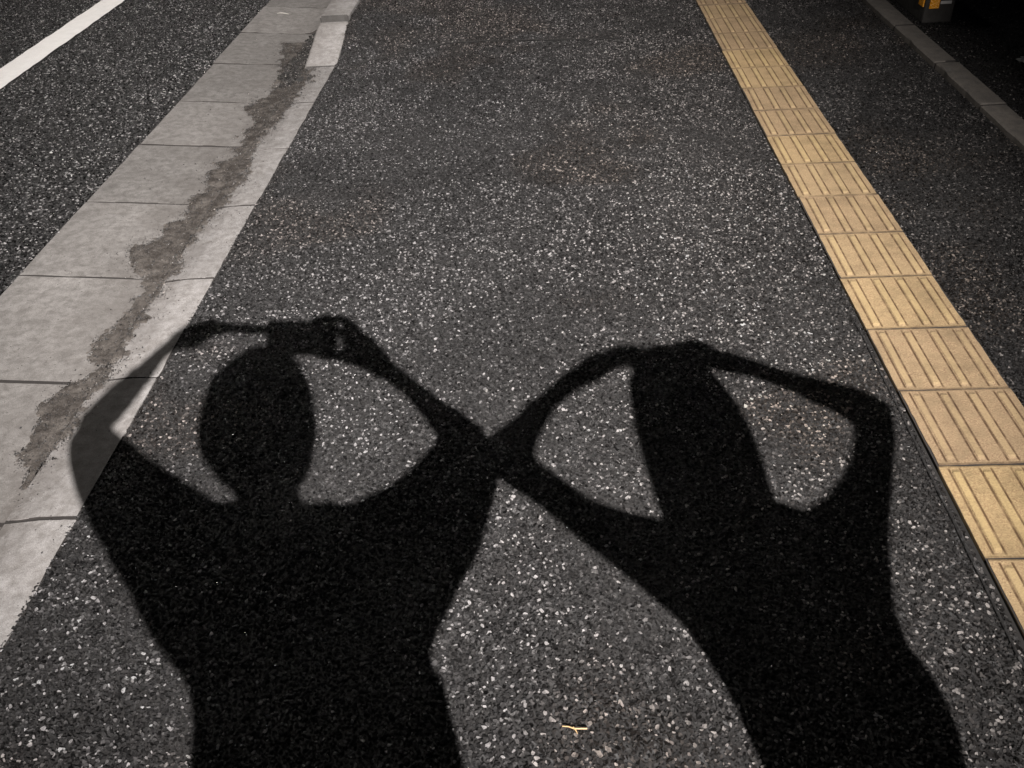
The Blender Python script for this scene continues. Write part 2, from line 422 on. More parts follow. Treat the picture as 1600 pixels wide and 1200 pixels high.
ng = bpy.data.node_groups.new('lay_stones', 'GeometryNodeTree')
ng.interface.new_socket('Geometry', in_out='INPUT', socket_type='NodeSocketGeometry')
ng.interface.new_socket('Geometry', in_out='OUTPUT', socket_type='NodeSocketGeometry')
gi = ng.nodes.new('NodeGroupInput'); go = ng.nodes.new('NodeGroupOutput')
ci = ng.nodes.new('GeometryNodeCollectionInfo'); ci.inputs['Collection'].default_value = rocks
ci.inputs['Separate Children'].default_value = True; ci.inputs['Reset Children'].default_value = True
ip = ng.nodes.new('GeometryNodeInstanceOnPoints'); ip.inputs['Pick Instance'].default_value = True
def na(nm, typ):
    n = ng.nodes.new('GeometryNodeInputNamedAttribute'); n.data_type = typ; n.inputs['Name'].default_value = nm
    return n.outputs['Attribute']
ng.links.new(gi.outputs[0], ip.inputs['Points']); ng.links.new(ci.outputs[0], ip.inputs['Instance'])
ng.links.new(na('idx', 'INT'), ip.inputs['Instance Index'])
e2r = ng.nodes.new('FunctionNodeEulerToRotation'); ng.links.new(na('rot', 'FLOAT_VECTOR'), e2r.inputs[0])
ng.links.new(e2r.outputs[0], ip.inputs['Rotation']); ng.links.new(na('scl', 'FLOAT_VECTOR'), ip.inputs['Scale'])
ng.links.new(ip.outputs[0], go.inputs[0])

Rm = np.array([list(cr), list(cu), list(fw)])
def in_view(x, y, z, margin=.22):
    d = np.stack([x-CAM.x, y-CAM.y, z-CAM.z], 1) @ Rm.T
    f = 1364.67/800
    return (d[:, 2] > .2) & (np.abs(d[:, 0]*f/d[:, 2]) < 1+margin) & (np.abs(d[:, 1]*f/d[:, 2]) < .75+margin)

def stones(name, x, y, z, r, tone, tint, gloss, tilt, flat=.75, label=None):
    n = len(x); me = bpy.data.meshes.new(name); me.vertices.add(n)
    me.vertices.foreach_set('co', np.stack([x, y, z], 1).astype(np.float32).ravel())
    def at(nm, typ, prop, data):
        a = me.attributes.new(nm, typ, 'POINT'); a.data.foreach_set(prop, data.ravel())
    at('idx', 'INT', 'value', rng.integers(0, 10, n).astype(np.int32))
    rot = np.stack([rng.normal(0, tilt, n), rng.normal(0, tilt, n), rng.uniform(0, 6.283, n)], 1)
    at('rot', 'FLOAT_VECTOR', 'vector', rot.astype(np.float32))
    s = np.stack([r*rng.uniform(.85, 1.2, n), r*rng.uniform(.8, 1.1, n), r*flat*rng.uniform(.8, 1.15, n)], 1)
    at('scl', 'FLOAT_VECTOR', 'vector', s.astype(np.float32))
    col = np.concatenate([tone[:, None]*tint, gloss[:, None]], 1)
    at('col', 'FLOAT_COLOR', 'color', np.clip(col, 0, 1).astype(np.float32))
    o = link(bpy.data.objects.new(name, me)); md = o.modifiers.new('stones', 'NODES'); md.node_group = ng
    tag(o, label, kind='stuff'); return o

def scatter(x0, x1, y0, y1, dens):
    """jittered grid, so stones lie packed side by side"""
    s = 1/math.sqrt(dens)
    gx, gy = np.meshgrid(np.arange(x0, x1, s), np.arange(y0, y1, s*.93))
    gx = gx + (np.arange(gx.shape[0]) % 2)[:, None]*s*.5
    x = gx.ravel() + rng.uniform(-.46, .46, gx.size)*s; y = gy.ravel() + rng.uniform(-.46, .46, gx.size)*s
    return x, y
def tones(n, lo, hi, p_mid, p_white):
    t = rng.uniform(lo, hi, n); k = rng.random(n)
    m = k < p_mid; t[m] = rng.uniform(.10, .26, m.sum())
    wsel = k > 1-p_white; t[wsel] = rng.uniform(.4, 1.0, wsel.sum())
    return t
CR = np.array([(-2.03, 3.70), (-1.751, 3.831), (-1.535, 3.916), (-1.16, 3.955), (-.786, 3.944), (-.5, 3.92)])
def crack_y(x): return np.interp(x, CR[:, 0], CR[:, 1]) + (vnoise(x, x*0, 40, 8)-.5)*.014

# pavement stones
x, y = scatter(-2.175, 1.0, -.75, 6.2, PAVE_D)
edge = -2.160 + (vnoise(x, y, 7, 5)-.5)*.02 + (vnoise(x, y, 26, 15)-.5)*.008
k = (x > edge) & ((x < -.005 - .007*smooth01((1.2-y)/1.4) + (vnoise(x, y, 18, 6)-.5)*.004) | (x > .3035)) & (x < .985) & in_view(x, y, x*0)
k &= ~((np.abs(y-crack_y(x)) < .012) & (x > -2.03) & (x < -.5) & (vnoise(x, y, 25, 2) > .12))
x, y = x[k], y[k]; n = len(x); print('pavement stones', n)
r = .0024 + .0041*rng.random(n)**1.6 + .0022*(rng.random(n) < .04)
z = pave_z(x, y) - r*.42 + rng.uniform(-.0016, .0006, n) + (vnoise(x, y, 3.5, 12)-.5)*.004
st = smooth01((vnoise(x, y, 1.7, 21)*.6+vnoise(x, y, 5.2, 22)*.4-.5)/.22)*.65       # rusty stains
warm = smooth01((x+1.5)/1.6)*.55
tint = np.array([1, .968, .968]) - st[:, None]*np.array([.08, .2, .3]) - warm[:, None]*np.array([.0, .07, .16])
worn = .75+.5*vnoise(x, y, 1.1, 31)
tone = tones(n, *PAVE_T)
dull = (tone > .12) & (rng.random(n) < .75*smooth01((vnoise(x, y, 2.6, 33)*.55+vnoise(x, y, 9, 34)*.45-.42)/.2)); tone[dull] *= .3   # filmed-over patches
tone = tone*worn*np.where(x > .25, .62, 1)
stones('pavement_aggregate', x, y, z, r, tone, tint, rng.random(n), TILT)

# loose pale chips lying on top
lx = rng.uniform(-2.1, .95, 420); ly = rng.uniform(-.7, 4.6, 420); k = (lx < -.03) | (lx > .33); lx, ly = lx[k], ly[k]
lr = .0022+.0036*rng.random(len(lx))**2
stones('loose_chips', lx, ly, pave_z(lx, ly)+lr*.35, lr, rng.uniform(.25, .85, len(lx)), np.tile(np.array([[1, .96, .92]]), (len(lx), 1)), rng.random(len(lx)), .5)
# road stones: coarser, darker, open surface
x, y = scatter(-6.6, -2.875, .6, 7.2, ROAD_D)
edge = -2.888 + (vnoise(x, y, 22, 7)-.5)*.014
k = (x < edge) & in_view(x, y, x*0) & ~((x > -4.212+(vnoise(x, y, 60, 3)-.5)*.012) & (x < -4.012+(vnoise(x, y, 60, 4)-.5)*.012))
x, y = x[k], y[k]; n = len(x); print('road stones', n)
r = .0036 + .0052*rng.random(n)**1.4
z = .016 - r*.42 + rng.uniform(-.0028, .0008, n)
tint = np.tile(np.array([[1, .975, .965]]), (n, 1))
stones('road_aggregate', x, y, z, r, tones(n, *ROAD_T), tint, rng.random(n), TILT*1.25)

# parking-lot stones
x, y = scatter(1.105, 2.6, 1.2, 6, LOT_D)
k = in_view(x, y, x*0); x, y = x[k], y[k]; n = len(x)
r = rng.uniform(.003, .0062, n); z = -.001 - r*.45 + rng.uniform(-.002, .0004, n)
stones('lot_aggregate', x, y, z, r, tones(n, *LOT_T), np.tile(np.array([[1, .92, .86]]), (n, 1)), rng.random(n), TILT)

# seam lines in the asphalt
def ribbon(name, pts, wd, z0, mat, parent):
    bm = bmesh.new(); rows = []
    for i, (px, py) in enumerate(pts):
        h = wd*(.5+.9*vnoise([px*1.0], [py], 30, 14)[0])*.5
        z = z0+float(pave_z(px, py))
        d = Vector((pts[min(i+1, len(pts)-1)][0]-pts[max(i-1, 0)][0], pts[min(i+1, len(pts)-1)][1]-pts[max(i-1, 0)][1])).normalized()
        rows.append([bm.verts.new((px-d.y*h, py+d.x*h, z)), bm.verts.new((px, py, z-.002)), bm.verts.new((px+d.y*h, py-d.x*h, z))])
    for a, b in zip(rows, rows[1:]):
        bm.faces.new((a[1], a[0], b[0], b[1])); bm.faces.new((a[2], a[1], b[1], b[2]))
    return mesh_obj(name, bm, mat, parent)
xs = np.arange(-2.02, -.52, .015)
ribbon('crack', list(zip(xs.tolist(), crack_y(xs).tolist())), .022, .0012, M_BLACK, pave)
# raised bitumen lip along the cut edge by the tiles
bm = bmesh.new()
pts = [(-.020-.012*float(smooth01((.8-yy)/1.2))+(vnoise([yy], [0], 9, 4)[0]-.5)*.006, yy, .0005) for yy in np.arange(-1, .95, .02)]
add_tube(bm, pts, [(.0032)*(.6+.9*float(vnoise([p[1]], [3.], 14, 6)[0])) for p in pts], 6)
mesh_obj('joint_lip', bm, M_PAVE, pave)

# ------------------------------------------------------------------ silt lying in the gutter
DIRT = np.array(DIRT_PTS)
def sdf(px, py, poly):
    d = np.full(len(px), 1e9); ins = np.zeros(len(px), bool)
    for (ax, ay), (bx, by) in zip(poly, np.roll(poly, -1, 0)):
        ex, ey = bx-ax, by-ay
        t = np.clip(((px-ax)*ex+(py-ay)*ey)/(ex*ex+ey*ey+1e-12), 0, 1)
        d = np.minimum(d, (px-ax-t*ex)**2+(py-ay-t*ey)**2)
        c = ((ay > py) != (by > py)) & (px < ex*(py-ay)/(ey+1e-12)+ax); ins ^= c
    d = np.sqrt(d); return np.where(ins, d, -d)
def channel_z(x, y):
    """top of gutter or flush kerb under the silt"""
    return np.where(x > -2.35, -.012*np.clip((-2.25-x)/.1, 0, 1)+.001, gutter_z(x))
def silt(name, poly, step, mat, hmax, rag, seed):
    lo = poly.min(0)-.06; hi = poly.max(0)+.06
    gx = np.arange(lo[0], hi[0], step); gy = np.arange(lo[1], hi[1], step*1.6)
    X, Y = np.meshgrid(gx, gy); x = X.ravel(); y = Y.ravel()
    s = sdf(x, y, poly) + (vnoise(x, y, 20, seed)-.5)*rag*1.3 + (vnoise(x, y, 70, seed+1)-.5)*rag*.8 + (vnoise(x, y, 180, seed+3)-.5)*rag*.6
    h = channel_z(x, y) - .004 + np.clip(s*.25+.0052, 0, hmax) + (vnoise(x, y, 45, seed+2)-.5)*.003 + (vnoise(x, y, 130, seed+6)-.5)*.002
    keep = (s > -.008).reshape(X.shape)
    idx = np.arange(X.size).reshape(X.shape)
    q = keep[:-1, :-1] & keep[1:, :-1] & keep[:-1, 1:] & keep[1:, 1:]
    a, b, c, d = idx[:-1, :-1][q], idx[:-1, 1:][q], idx[1:, 1:][q], idx[1:, :-1][q]
    used = np.unique(np.concatenate([a, b, c, d])); mp = np.full(X.size, -1); mp[used] = np.arange(len(used))
    me = bpy.data.meshes.new(name)
    me.from_pydata(np.stack([x, y, h], 1)[used].tolist(), [], np.stack([mp[a], mp[b], mp[c], mp[d]], 1).tolist())
    a_ = me.attributes.new('thick', 'FLOAT', 'POINT'); a_.data.foreach_set('value', np.clip((s+.008)/.05, 0, 1)[used].astype(np.float32))
    me.materials.append(mat); me.polygons.foreach_set('use_smooth', [True]*len(me.polygons))
    return tag(link(bpy.data.objects.new(name, me)), kind='stuff')
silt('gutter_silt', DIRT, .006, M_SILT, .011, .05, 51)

# grit: coarse in the silt, thinning out over the concrete
x, y = scatter(-2.8, -2.15, -.3, 4.35, 40000)
s = sdf(x, y, DIRT) + (vnoise(x, y, 20, 51)-.5)*.065
p = np.where(s > 0, .55, .5*np.exp(s/.016)+.03*np.exp(s/.09)+.004)
k = (rng.random(len(x)) < p) & in_view(x, y, x*0); x, y, s = x[k], y[k], s[k]; n = len(x); print('grit', n)
r = rng.uniform(.0010, .0030, n)*(1+.8*(rng.random(n) < .05))
z = channel_z(x, y) - .004 + np.clip(s*.25+.0052, .0035, .009) + r*.55
brown = rng.random(n)[:, None]
tint = 1 - brown*np.array([[.0, .11, .2]])
tone = tones(n, .04, .22, .15, .03)
stones('gutter_grit', x, y, z, r, tone, tint, rng.random(n), .5, .8)

# asphalt crumbs packed between slab and the sloped kerb stone
x, y = scatter(-2.60, -2.335, 3.36, 4.36, 11000)
P2 = np.array([(-2.43, 4.358), (-2.345, 4.358), (-2.340, 3.66), (-2.24, 3.45), (-2.40, 3.36), (-2.46, 3.62)])
s = sdf(x, y, P2) + (vnoise(x, y, 30, 3)-.5)*.04; k = s > 0; x, y = x[k], y[k]; n = len(x)
r = rng.uniform(.003, .0062, n); z = channel_z(x, y)+.012 - .25*r + rng.uniform(-.003, .002, n)
stones('gutter_asphalt_crumbs', x, y, z, r, tones(n, .035, .10, .15, .04), np.tile(np.array([[1, .93, .87]]), (n, 1)), rng.random(n), .4)
silt('gutter_patch', P2, .006, M_PAVE, .012, .03, 61)

# ------------------------------------------------------------------ wheel stop with reflectors, far right
M_STOP = m_concrete('stop_concrete', .05, .03, .8, (1, .95, .88))
m, nt, b = new_mat('amber_reflector'); b.inputs['Base Color'].default_value = (1.0, .42, .02, 1); b.inputs['Roughness'].default_value = .25
nn = N(nt, 'Position'); nn.con(nn.mix(nn.ramp(nn.voro(130), [(.2, 0), (.55, .6)]), (1.0, .45, .03), (.75, .26, .01)), b.inputs['Base Color'])
nn.con(nn.bump(nn.voro(130), .004), b.inputs['Normal'])
M_AMBER = m
m, nt, b = new_mat('pale_cap'); b.inputs['Base Color'].default_value = (.5, .49, .47, 1); b.inputs['Roughness'].default_value = .4; M_CAP = m
ws = tag(empty('wheel_stop', (1.262, 4.2, 0)), 'dark concrete wheel stop with amber reflectors standing behind the edging kerb', 'wheel stop')
bm = bmesh.new(); add_box(bm, (-.082, -.26, -.01), (.082, .26, .135), .012, 2); mesh_obj('body', bm, M_STOP, ws)
bm = bmesh.new(); add_box(bm, (-.060, -.267, .073), (-.006, -.2601, .122), .002); mesh_obj('reflector', bm, M_AMBER, ws)
bm = bmesh.new(); add_box(bm, (-.0895, -.245, .078), (-.0821, -.175, .122), .002); mesh_obj('reflector', bm, M_AMBER, ws)
bm = bmesh.new(); add_box(bm, (-.002, -.2655, .095), (.060, -.2601, .112), .002); mesh_obj('plate', bm, M_CAP, ws)

# ------------------------------------------------------------------ small litter
M_STRAW = m_plain('straw', (.38, .25, .12), .6)
bm = bmesh.new()
def gp(x, y, z): return (x, y, float(pave_z(x, y))+z)
add_tube(bm, [gp(-.9445, -.398, .006), gp(-.932, -.400, .0075), gp(-.922, -.4045, .008), gp(-.897, -.4045, .008)], [.0011, .0013, .0015, .0016], 6)
add_tube(bm, [gp(-.9235, -.4015, .009), gp(-.918, -.409, .0075), gp(-.9155, -.414, .006)], [.0013, .0012, .0006], 6)
tag(mesh_obj('dry_straw', bm, M_STRAW), 'broken bit of yellow straw on the asphalt between the two shadows', 'straw')
M_LEAF = m_plain('dry_sliver', (.72, .69, .62), .5)
bm = bmesh.new(); rows = []
for i in range(9):
    t = i/8; wd = .0062*math.sin(math.pi*min(.98, max(.02, t)))
    px = -2.765+.08*t; py = 4.800-.012*t
    z = float(gutter_z(px))+.004+.004*math.sin(t*math.pi)
    rows.append([bm.verts.new((px, py-wd, z)), bm.verts.new((px, py, z-.001)), bm.verts.new((px, py+wd, z))])
for a, b2 in zip(rows, rows[1:]):
    bm.faces.new((a[0], b2[0], b2[1], a[1])); bm.faces.new((a[1], b2[1], b2[2], a[2]))
tag(mesh_obj('dry_leaf', bm, M_LEAF), 'pale narrow dry leaf lying on the far gutter slab', 'leaf')
bm = bmesh.new(); g = []
for j in range(5):
    g.append([bm.verts.new((1.405+i*.016+.006*mnoise.noise(Vector((i, j, 0))), 3.17+j*.022+.006*mnoise.noise(Vector((i, j, 5))), .006+.012*abs(mnoise.noise(Vector((i*.9, j*.9, 2)))))) for i in range(6)])
for j in range(4):
    for i in range(5):
        if (i, j) not in ((0, 3), (1, 3), (0, 0), (4, 0)): bm.faces.new((g[j][i], g[j][i+1], g[j+1][i+1], g[j+1][i]))
tag(mesh_obj('paper_scrap', bm, m_plain('grey_paper', (.30, .30, .29), .7)), 'crumpled pale paper scrap on the dark parking lot', 'paper')

# ------------------------------------------------------------------ street lamps (outside the frame)
M_POLE = m_plain('lamp_steel', (.22, .23, .23), .45, .6)
def street_lamp(head, foot, label):
    root = tag(empty('street_lamp', (foot[0], foot[1], 0)), label, 'street lamp')
    hx, hy, hz = head.x-foot[0], head.y-foot[1], head.z
    bm = bmesh.new(); add_tube(bm, [(0, 0, -.05), (0, 0, hz*.5), (0, 0, hz+.1)], [.07, .055, .045], 14); mesh_obj('pole', bm, M_POLE, root, True)
    bm = bmesh.new(); add_tube(bm, [(0, 0, 0), (0, 0, .35)], .11, 14); mesh_obj('base', bm, M_POLE, root, True)
    bm = bmesh.new(); add_tube(bm, [(0, 0, hz), (hx*.4, hy*.4, hz+.16), (hx*.85, hy*.85, hz+.17)], .028, 10); mesh_obj('arm', bm, M_POLE, root, True)
    bm = bmesh.new(); add_tube(bm, [(hx, hy, hz+.10), (hx, hy, hz+.13), (hx, hy, hz+.20)], [.17, .16, .06], 20); mesh_obj('lamp_housing', bm, M_POLE, root, True)
    return root
def spot(root, pos, aim, power, ang, blend, rad, col):
    l = bpy.data.lights.new('lamp_light', 'SPOT'); l.energy = power; l.spot_size = math.radians(ang); l.spot_blend = blend
    l.shadow_soft_size = rad; l.color = col
    o = bpy.data.objects.new('lamp_light', l); C.objects.link(o); o.parent = root
    o.matrix_local = Matrix.Translation(pos-root.location) @ (aim-pos).to_track_quat('-Z', 'Y').to_matrix().to_4x4()
    return o
r1 = street_lamp(LP, (.95, -6.05), 'grey street lamp behind the two people, its light throwing their shadows')
spot(r1, LP, AIM, SPOT_W, SPOT_ANG, 1.0, LAMP_R, SPOT_COL)
r2 = street_lamp(L2, (L2.x-.7, L2.y+.3), 'grey street lamp across the road, far ahead on the left')
spot(r2, L2, Vector(L2_AIM), L2_W, L2_ANG, 1.0, .25, L2_COL)

# ------------------------------------------------------------------ the two people whose shadows fall on the pavement
PEOPLE = {'left': {'arm_a': [[-1.134, -1.812, 1.367, -0.99, -1.76, 1.477], [-1.165, -1.806, 1.387, -1.038, -1.759, 1.519], [-1.204, -1.802, 1.455, -1.08, -1.757, 1.544],
                    [-1.238, -1.797, 1.516, -1.131, -1.758, 1.585], [-1.262, -1.788, 1.572, -1.167, -1.753, 1.613], [-1.276, -1.775, 1.616, -1.19, -1.744, 1.625],
                    [-1.282, -1.759, 1.632, -1.202, -1.73, 1.626], [-1.284, -1.725, 1.636, -1.211, -1.698, 1.617], [-1.264, -1.682, 1.653, -1.205, -1.66, 1.621],
                    [-1.239, -1.637, 1.663, -1.191, -1.62, 1.635], [-1.22, -1.595, 1.668, -1.185, -1.582, 1.633], [-1.194, -1.55, 1.679, -1.175, -1.543, 1.643],
                    [-1.179, -1.509, 1.678, -1.166, -1.505, 1.635]],
          'arm_b': [[-0.767, -1.679, 1.229, -0.939, -1.741, 1.424], [-0.739, -1.645, 1.236, -0.885, -1.698, 1.427], [-0.701, -1.608, 1.256, -0.834, -1.657, 1.422],
                    [-0.671, -1.574, 1.277, -0.787, -1.616, 1.416], [-0.642, -1.54, 1.317, -0.746, -1.578, 1.423], [-0.619, -1.509, 1.351, -0.717, -1.544, 1.433],
                    [-0.608, -1.474, 1.372, -0.707, -1.51, 1.43], [-0.634, -1.446, 1.406, -0.723, -1.478, 1.427], [-0.685, -1.427, 1.445, -0.747, -1.449, 1.438],
                    [-0.74, -1.409, 1.493, -0.778, -1.422, 1.464], [-0.784, -1.387, 1.523, -0.819, -1.4, 1.483]],
          'fingers': [[[-0.8541, -1.3485, 1.5732, 0.0105], [-0.8784, -1.346, 1.5932, 0.01], [-0.911, -1.3465, 1.598, 0.0095], [-0.9413, -1.3462, 1.5941, 0.0089]],
                      [[-0.8588, -1.3502, 1.5494, 0.0105], [-0.8796, -1.3489, 1.5649, 0.01], [-0.9016, -1.348, 1.562, 0.0095], [-0.9223, -1.3467, 1.5524, 0.0089]],
                      [[-0.8591, -1.3503, 1.5231, 0.0092], [-0.8746, -1.3488, 1.5443, 0.0088], [-0.8852, -1.3456, 1.5535, 0.0084], [-0.8932, -1.3414, 1.5572, 0.008]],
                      [[-0.8544, -1.3539, 1.5057, 0.0076], [-0.8697, -1.3524, 1.5204, 0.0073], [-0.8762, -1.3477, 1.5374, 0.007], [-0.8821, -1.3427, 1.5451, 0.0066]],
                      [[-0.8503, -1.3524, 1.4894, 0.0105], [-0.8822, -1.3534, 1.5032, 0.01], [-0.9192, -1.3562, 1.511, 0.0095], [-0.9562, -1.359, 1.5264, 0.0089]],
                      [[-1.1326, -1.4338, 1.6495, 0.0105], [-1.1033, -1.4142, 1.632, 0.01], [-1.0718, -1.3939, 1.6107, 0.0095], [-1.0231, -1.3674, 1.5892, 0.0089]],
                      [[-1.134, -1.4343, 1.6358, 0.0105], [-1.1088, -1.4198, 1.6281, 0.01], [-1.0816, -1.4046, 1.6151, 0.0095], [-1.0347, -1.3822, 1.5934, 0.0089]],
                      [[-1.1399, -1.4364, 1.6249, 0.0076], [-1.1221, -1.4264, 1.6221, 0.0073], [-1.1102, -1.4186, 1.6194, 0.0069], [-1.1031, -1.4124, 1.6165, 0.0065]],
                      [[-1.1462, -1.444, 1.618, 0.0076], [-1.1353, -1.4365, 1.6186, 0.0072], [-1.1265, -1.4298, 1.6215, 0.0069], [-1.1202, -1.424, 1.6219, 0.0065]],
                      [[-1.1538, -1.4575, 1.6539, 0.0091], [-1.1412, -1.4458, 1.658, 0.0087], [-1.1279, -1.4338, 1.6557, 0.0083], [-1.1176, -1.423, 1.6464, 0.0079]]],
          'hand_a': [[-1.179, -1.509, 1.678, -1.166, -1.505, 1.635], [-1.164, -1.483, 1.679, -1.149, -1.477, 1.618], [-1.145, -1.454, 1.672, -1.137, -1.451, 1.61],
                     [-1.126, -1.426, 1.657, -1.128, -1.427, 1.613]],
          'hand_b': [[-0.784, -1.387, 1.523, -0.819, -1.4, 1.483], [-0.809, -1.369, 1.55, -0.851, -1.385, 1.497], [-0.84, -1.354, 1.573, -0.881, -1.369, 1.496],
                     [-0.87, -1.338, 1.583, -0.907, -1.352, 1.494]],
          'head': [[-1.005, -1.765, 1.498, -0.895, -1.725, 1.459], [-1.002, -1.764, 1.529, -0.893, -1.724, 1.504], [-1.002, -1.764, 1.563, -0.88, -1.72, 1.559],
                   [-1.022, -1.771, 1.593, -0.87, -1.716, 1.584], [-1.04, -1.778, 1.639, -0.858, -1.712, 1.62], [-1.039, -1.778, 1.683, -0.85, -1.709, 1.663],
                   [-1.026, -1.773, 1.73, -0.847, -1.708, 1.695], [-0.991, -1.76, 1.766, -0.852, -1.709, 1.73], [-0.959, -1.749, 1.787, -0.865, -1.714, 1.757],
                   [-0.928, -1.737, 1.796, -0.886, -1.722, 1.78]],
          'n': [-0.3417, 0.9398],
          'torso': [[-1.098, -1.799, 1.137, -0.756, -1.675, 1.028], [-1.097, -1.798, 1.152, -0.759, -1.676, 1.045], [-1.093, -1.797, 1.205, -0.76, -1.676, 1.1],
                    [-1.094, -1.797, 1.262, -0.763, -1.677, 1.163], [-1.115, -1.805, 1.309, -0.759, -1.676, 1.217], [-1.141, -1.815, 1.359, -0.732, -1.666, 1.253],
                    [-1.159, -1.821, 1.399, -0.702, -1.655, 1.283], [-1.17, -1.825, 1.442, -0.679, -1.647, 1.313], [-1.154, -1.819, 1.473, -0.677, -1.646, 1.35],
                    [-1.12, -1.807, 1.505, -0.726, -1.664, 1.397], [-1.063, -1.786, 1.503, -0.823, -1.699, 1.417], [-1.015, -1.769, 1.503, -0.893, -1.725, 1.456],
                    [-0.993, -1.761, 1.511, -0.901, -1.727, 1.48]]},
 'right': {'arm_a': [[-0.375, -1.577, 1.113, -0.285, -1.563, 1.272], [-0.393, -1.576, 1.16, -0.316, -1.563, 1.297], [-0.433, -1.578, 1.214, -0.36, -1.566, 1.314],
                     [-0.468, -1.579, 1.257, -0.409, -1.569, 1.331], [-0.512, -1.581, 1.312, -0.458, -1.572, 1.358], [-0.549, -1.582, 1.361, -0.493, -1.573, 1.398],
                     [-0.59, -1.585, 1.404, -0.52, -1.573, 1.422], [-0.617, -1.587, 1.437, -0.527, -1.572, 1.441], [-0.597, -1.586, 1.485, -0.518, -1.573, 1.462],
                     [-0.544, -1.579, 1.517, -0.493, -1.571, 1.496], [-0.498, -1.573, 1.556, -0.461, -1.567, 1.527], [-0.439, -1.566, 1.599, -0.421, -1.563, 1.551],
                     [-0.386, -1.559, 1.627, -0.383, -1.558, 1.569]],
           'arm_b': [[-0.073, -1.528, 1.127, -0.226, -1.553, 1.263], [-0.058, -1.521, 1.152, -0.173, -1.54, 1.277], [-0.033, -1.513, 1.196, -0.123, -1.527, 1.289],
                     [-0.005, -1.504, 1.242, -0.08, -1.516, 1.306], [0.026, -1.494, 1.291, -0.042, -1.505, 1.33], [0.059, -1.484, 1.341, -0.008, -1.495, 1.358],
                     [0.094, -1.474, 1.394, 0.019, -1.486, 1.393], [0.119, -1.468, 1.451, 0.034, -1.481, 1.424], [0.089, -1.474, 1.482, 0.018, -1.486, 1.444],
                     [0.058, -1.481, 1.503, 0.006, -1.49, 1.46], [0.002, -1.492, 1.535, -0.036, -1.498, 1.494], [-0.043, -1.501, 1.567, -0.075, -1.507, 1.525],
                     [-0.09, -1.511, 1.596, -0.117, -1.515, 1.551]],
           'fingers': [[[-0.2965, -1.5342, 1.6224, 0.0092], [-0.2633, -1.5288, 1.6204, 0.0087], [-0.2324, -1.5238, 1.6187, 0.0082], [-0.2043, -1.5193, 1.616, 0.0078]],
                       [[-0.2978, -1.5344, 1.6127, 0.0091], [-0.2653, -1.5291, 1.6093, 0.0087], [-0.2327, -1.5239, 1.6059, 0.0082], [-0.2053, -1.5194, 1.6019, 0.0078]],
                       [[-0.3008, -1.5349, 1.6046, 0.0091], [-0.2735, -1.5305, 1.6006, 0.0086], [-0.2467, -1.5261, 1.5953, 0.0082], [-0.2222, -1.5222, 1.5903, 0.0077]],
                       [[-0.3051, -1.5356, 1.5997, 0.0077], [-0.2839, -1.5322, 1.5923, 0.0073], [-0.2646, -1.529, 1.5867, 0.0069], [-0.248, -1.5263, 1.5801, 0.0065]],
                       [[-0.3313, -1.5398, 1.6261, 0.0099], [-0.3082, -1.5361, 1.6299, 0.0094], [-0.2876, -1.5328, 1.6297, 0.0089], [-0.2709, -1.53, 1.6258, 0.0084]],
                       [[-0.1624, -1.5125, 1.617, 0.0092], [-0.1814, -1.5155, 1.6241, 0.0087], [-0.2038, -1.5192, 1.6231, 0.0083], [-0.225, -1.5226, 1.619, 0.0078]],
                       [[-0.1676, -1.5133, 1.6049, 0.0091], [-0.1905, -1.517, 1.6083, 0.0087], [-0.2174, -1.5214, 1.6079, 0.0082], [-0.2401, -1.5251, 1.6056, 0.0078]],
                       [[-0.1733, -1.5142, 1.5915, 0.0091], [-0.195, -1.5177, 1.5919, 0.0086], [-0.2171, -1.5213, 1.5909, 0.0082], [-0.2369, -1.5245, 1.5896, 0.0077]],
                       [[-0.1756, -1.5146, 1.5806, 0.0077], [-0.1932, -1.5174, 1.579, 0.0073], [-0.2107, -1.5203, 1.5774, 0.0069], [-0.2259, -1.5228, 1.5754, 0.0065]],
                       [[-0.1435, -1.5094, 1.6042, 0.0099], [-0.1538, -1.5111, 1.6201, 0.0094], [-0.1676, -1.5133, 1.6279, 0.0089], [-0.1826, -1.5157, 1.6272, 0.0084]]],
           'hand_a': [[-0.386, -1.559, 1.627, -0.383, -1.558, 1.569], [-0.352, -1.55, 1.638, -0.355, -1.55, 1.579], [-0.315, -1.541, 1.639, -0.327, -1.542, 1.591],
                      [-0.286, -1.532, 1.635, -0.297, -1.534, 1.596]],
           'hand_b': [[-0.09, -1.511, 1.596, -0.117, -1.515, 1.551], [-0.121, -1.512, 1.608, -0.145, -1.516, 1.559], [-0.148, -1.513, 1.619, -0.167, -1.517, 1.569],
                      [-0.172, -1.514, 1.629, -0.186, -1.516, 1.579]],
           'head': [[-0.355, -1.574, 1.282, -0.166, -1.543, 1.265], [-0.354, -1.574, 1.309, -0.166, -1.543, 1.293], [-0.354, -1.574, 1.337, -0.166, -1.543, 1.321],
                    [-0.347, -1.573, 1.394, -0.155, -1.542, 1.378], [-0.343, -1.572, 1.454, -0.144, -1.54, 1.437], [-0.334, -1.571, 1.515, -0.139, -1.539, 1.493],
                    [-0.317, -1.568, 1.572, -0.145, -1.54, 1.544], [-0.295, -1.564, 1.614, -0.157, -1.542, 1.585], [-0.264, -1.559, 1.636, -0.168, -1.544, 1.615],
                    [-0.23, -1.554, 1.644, -0.191, -1.547, 1.634]],
           'n': [-0.1601, 0.9871],
           'torso': [[-0.36, -1.575, 0.94, -0.089, -1.531, 0.901], [-0.36, -1.575, 0.956, -0.082, -1.53, 0.916], [-0.364, -1.575, 1.029, -0.059, -1.526, 0.986],
                     [-0.367, -1.576, 1.066, -0.059, -1.526, 1.026], [-0.378, -1.578, 1.118, -0.069, -1.528, 1.078], [-0.392, -1.58, 1.168, -0.066, -1.527, 1.126],
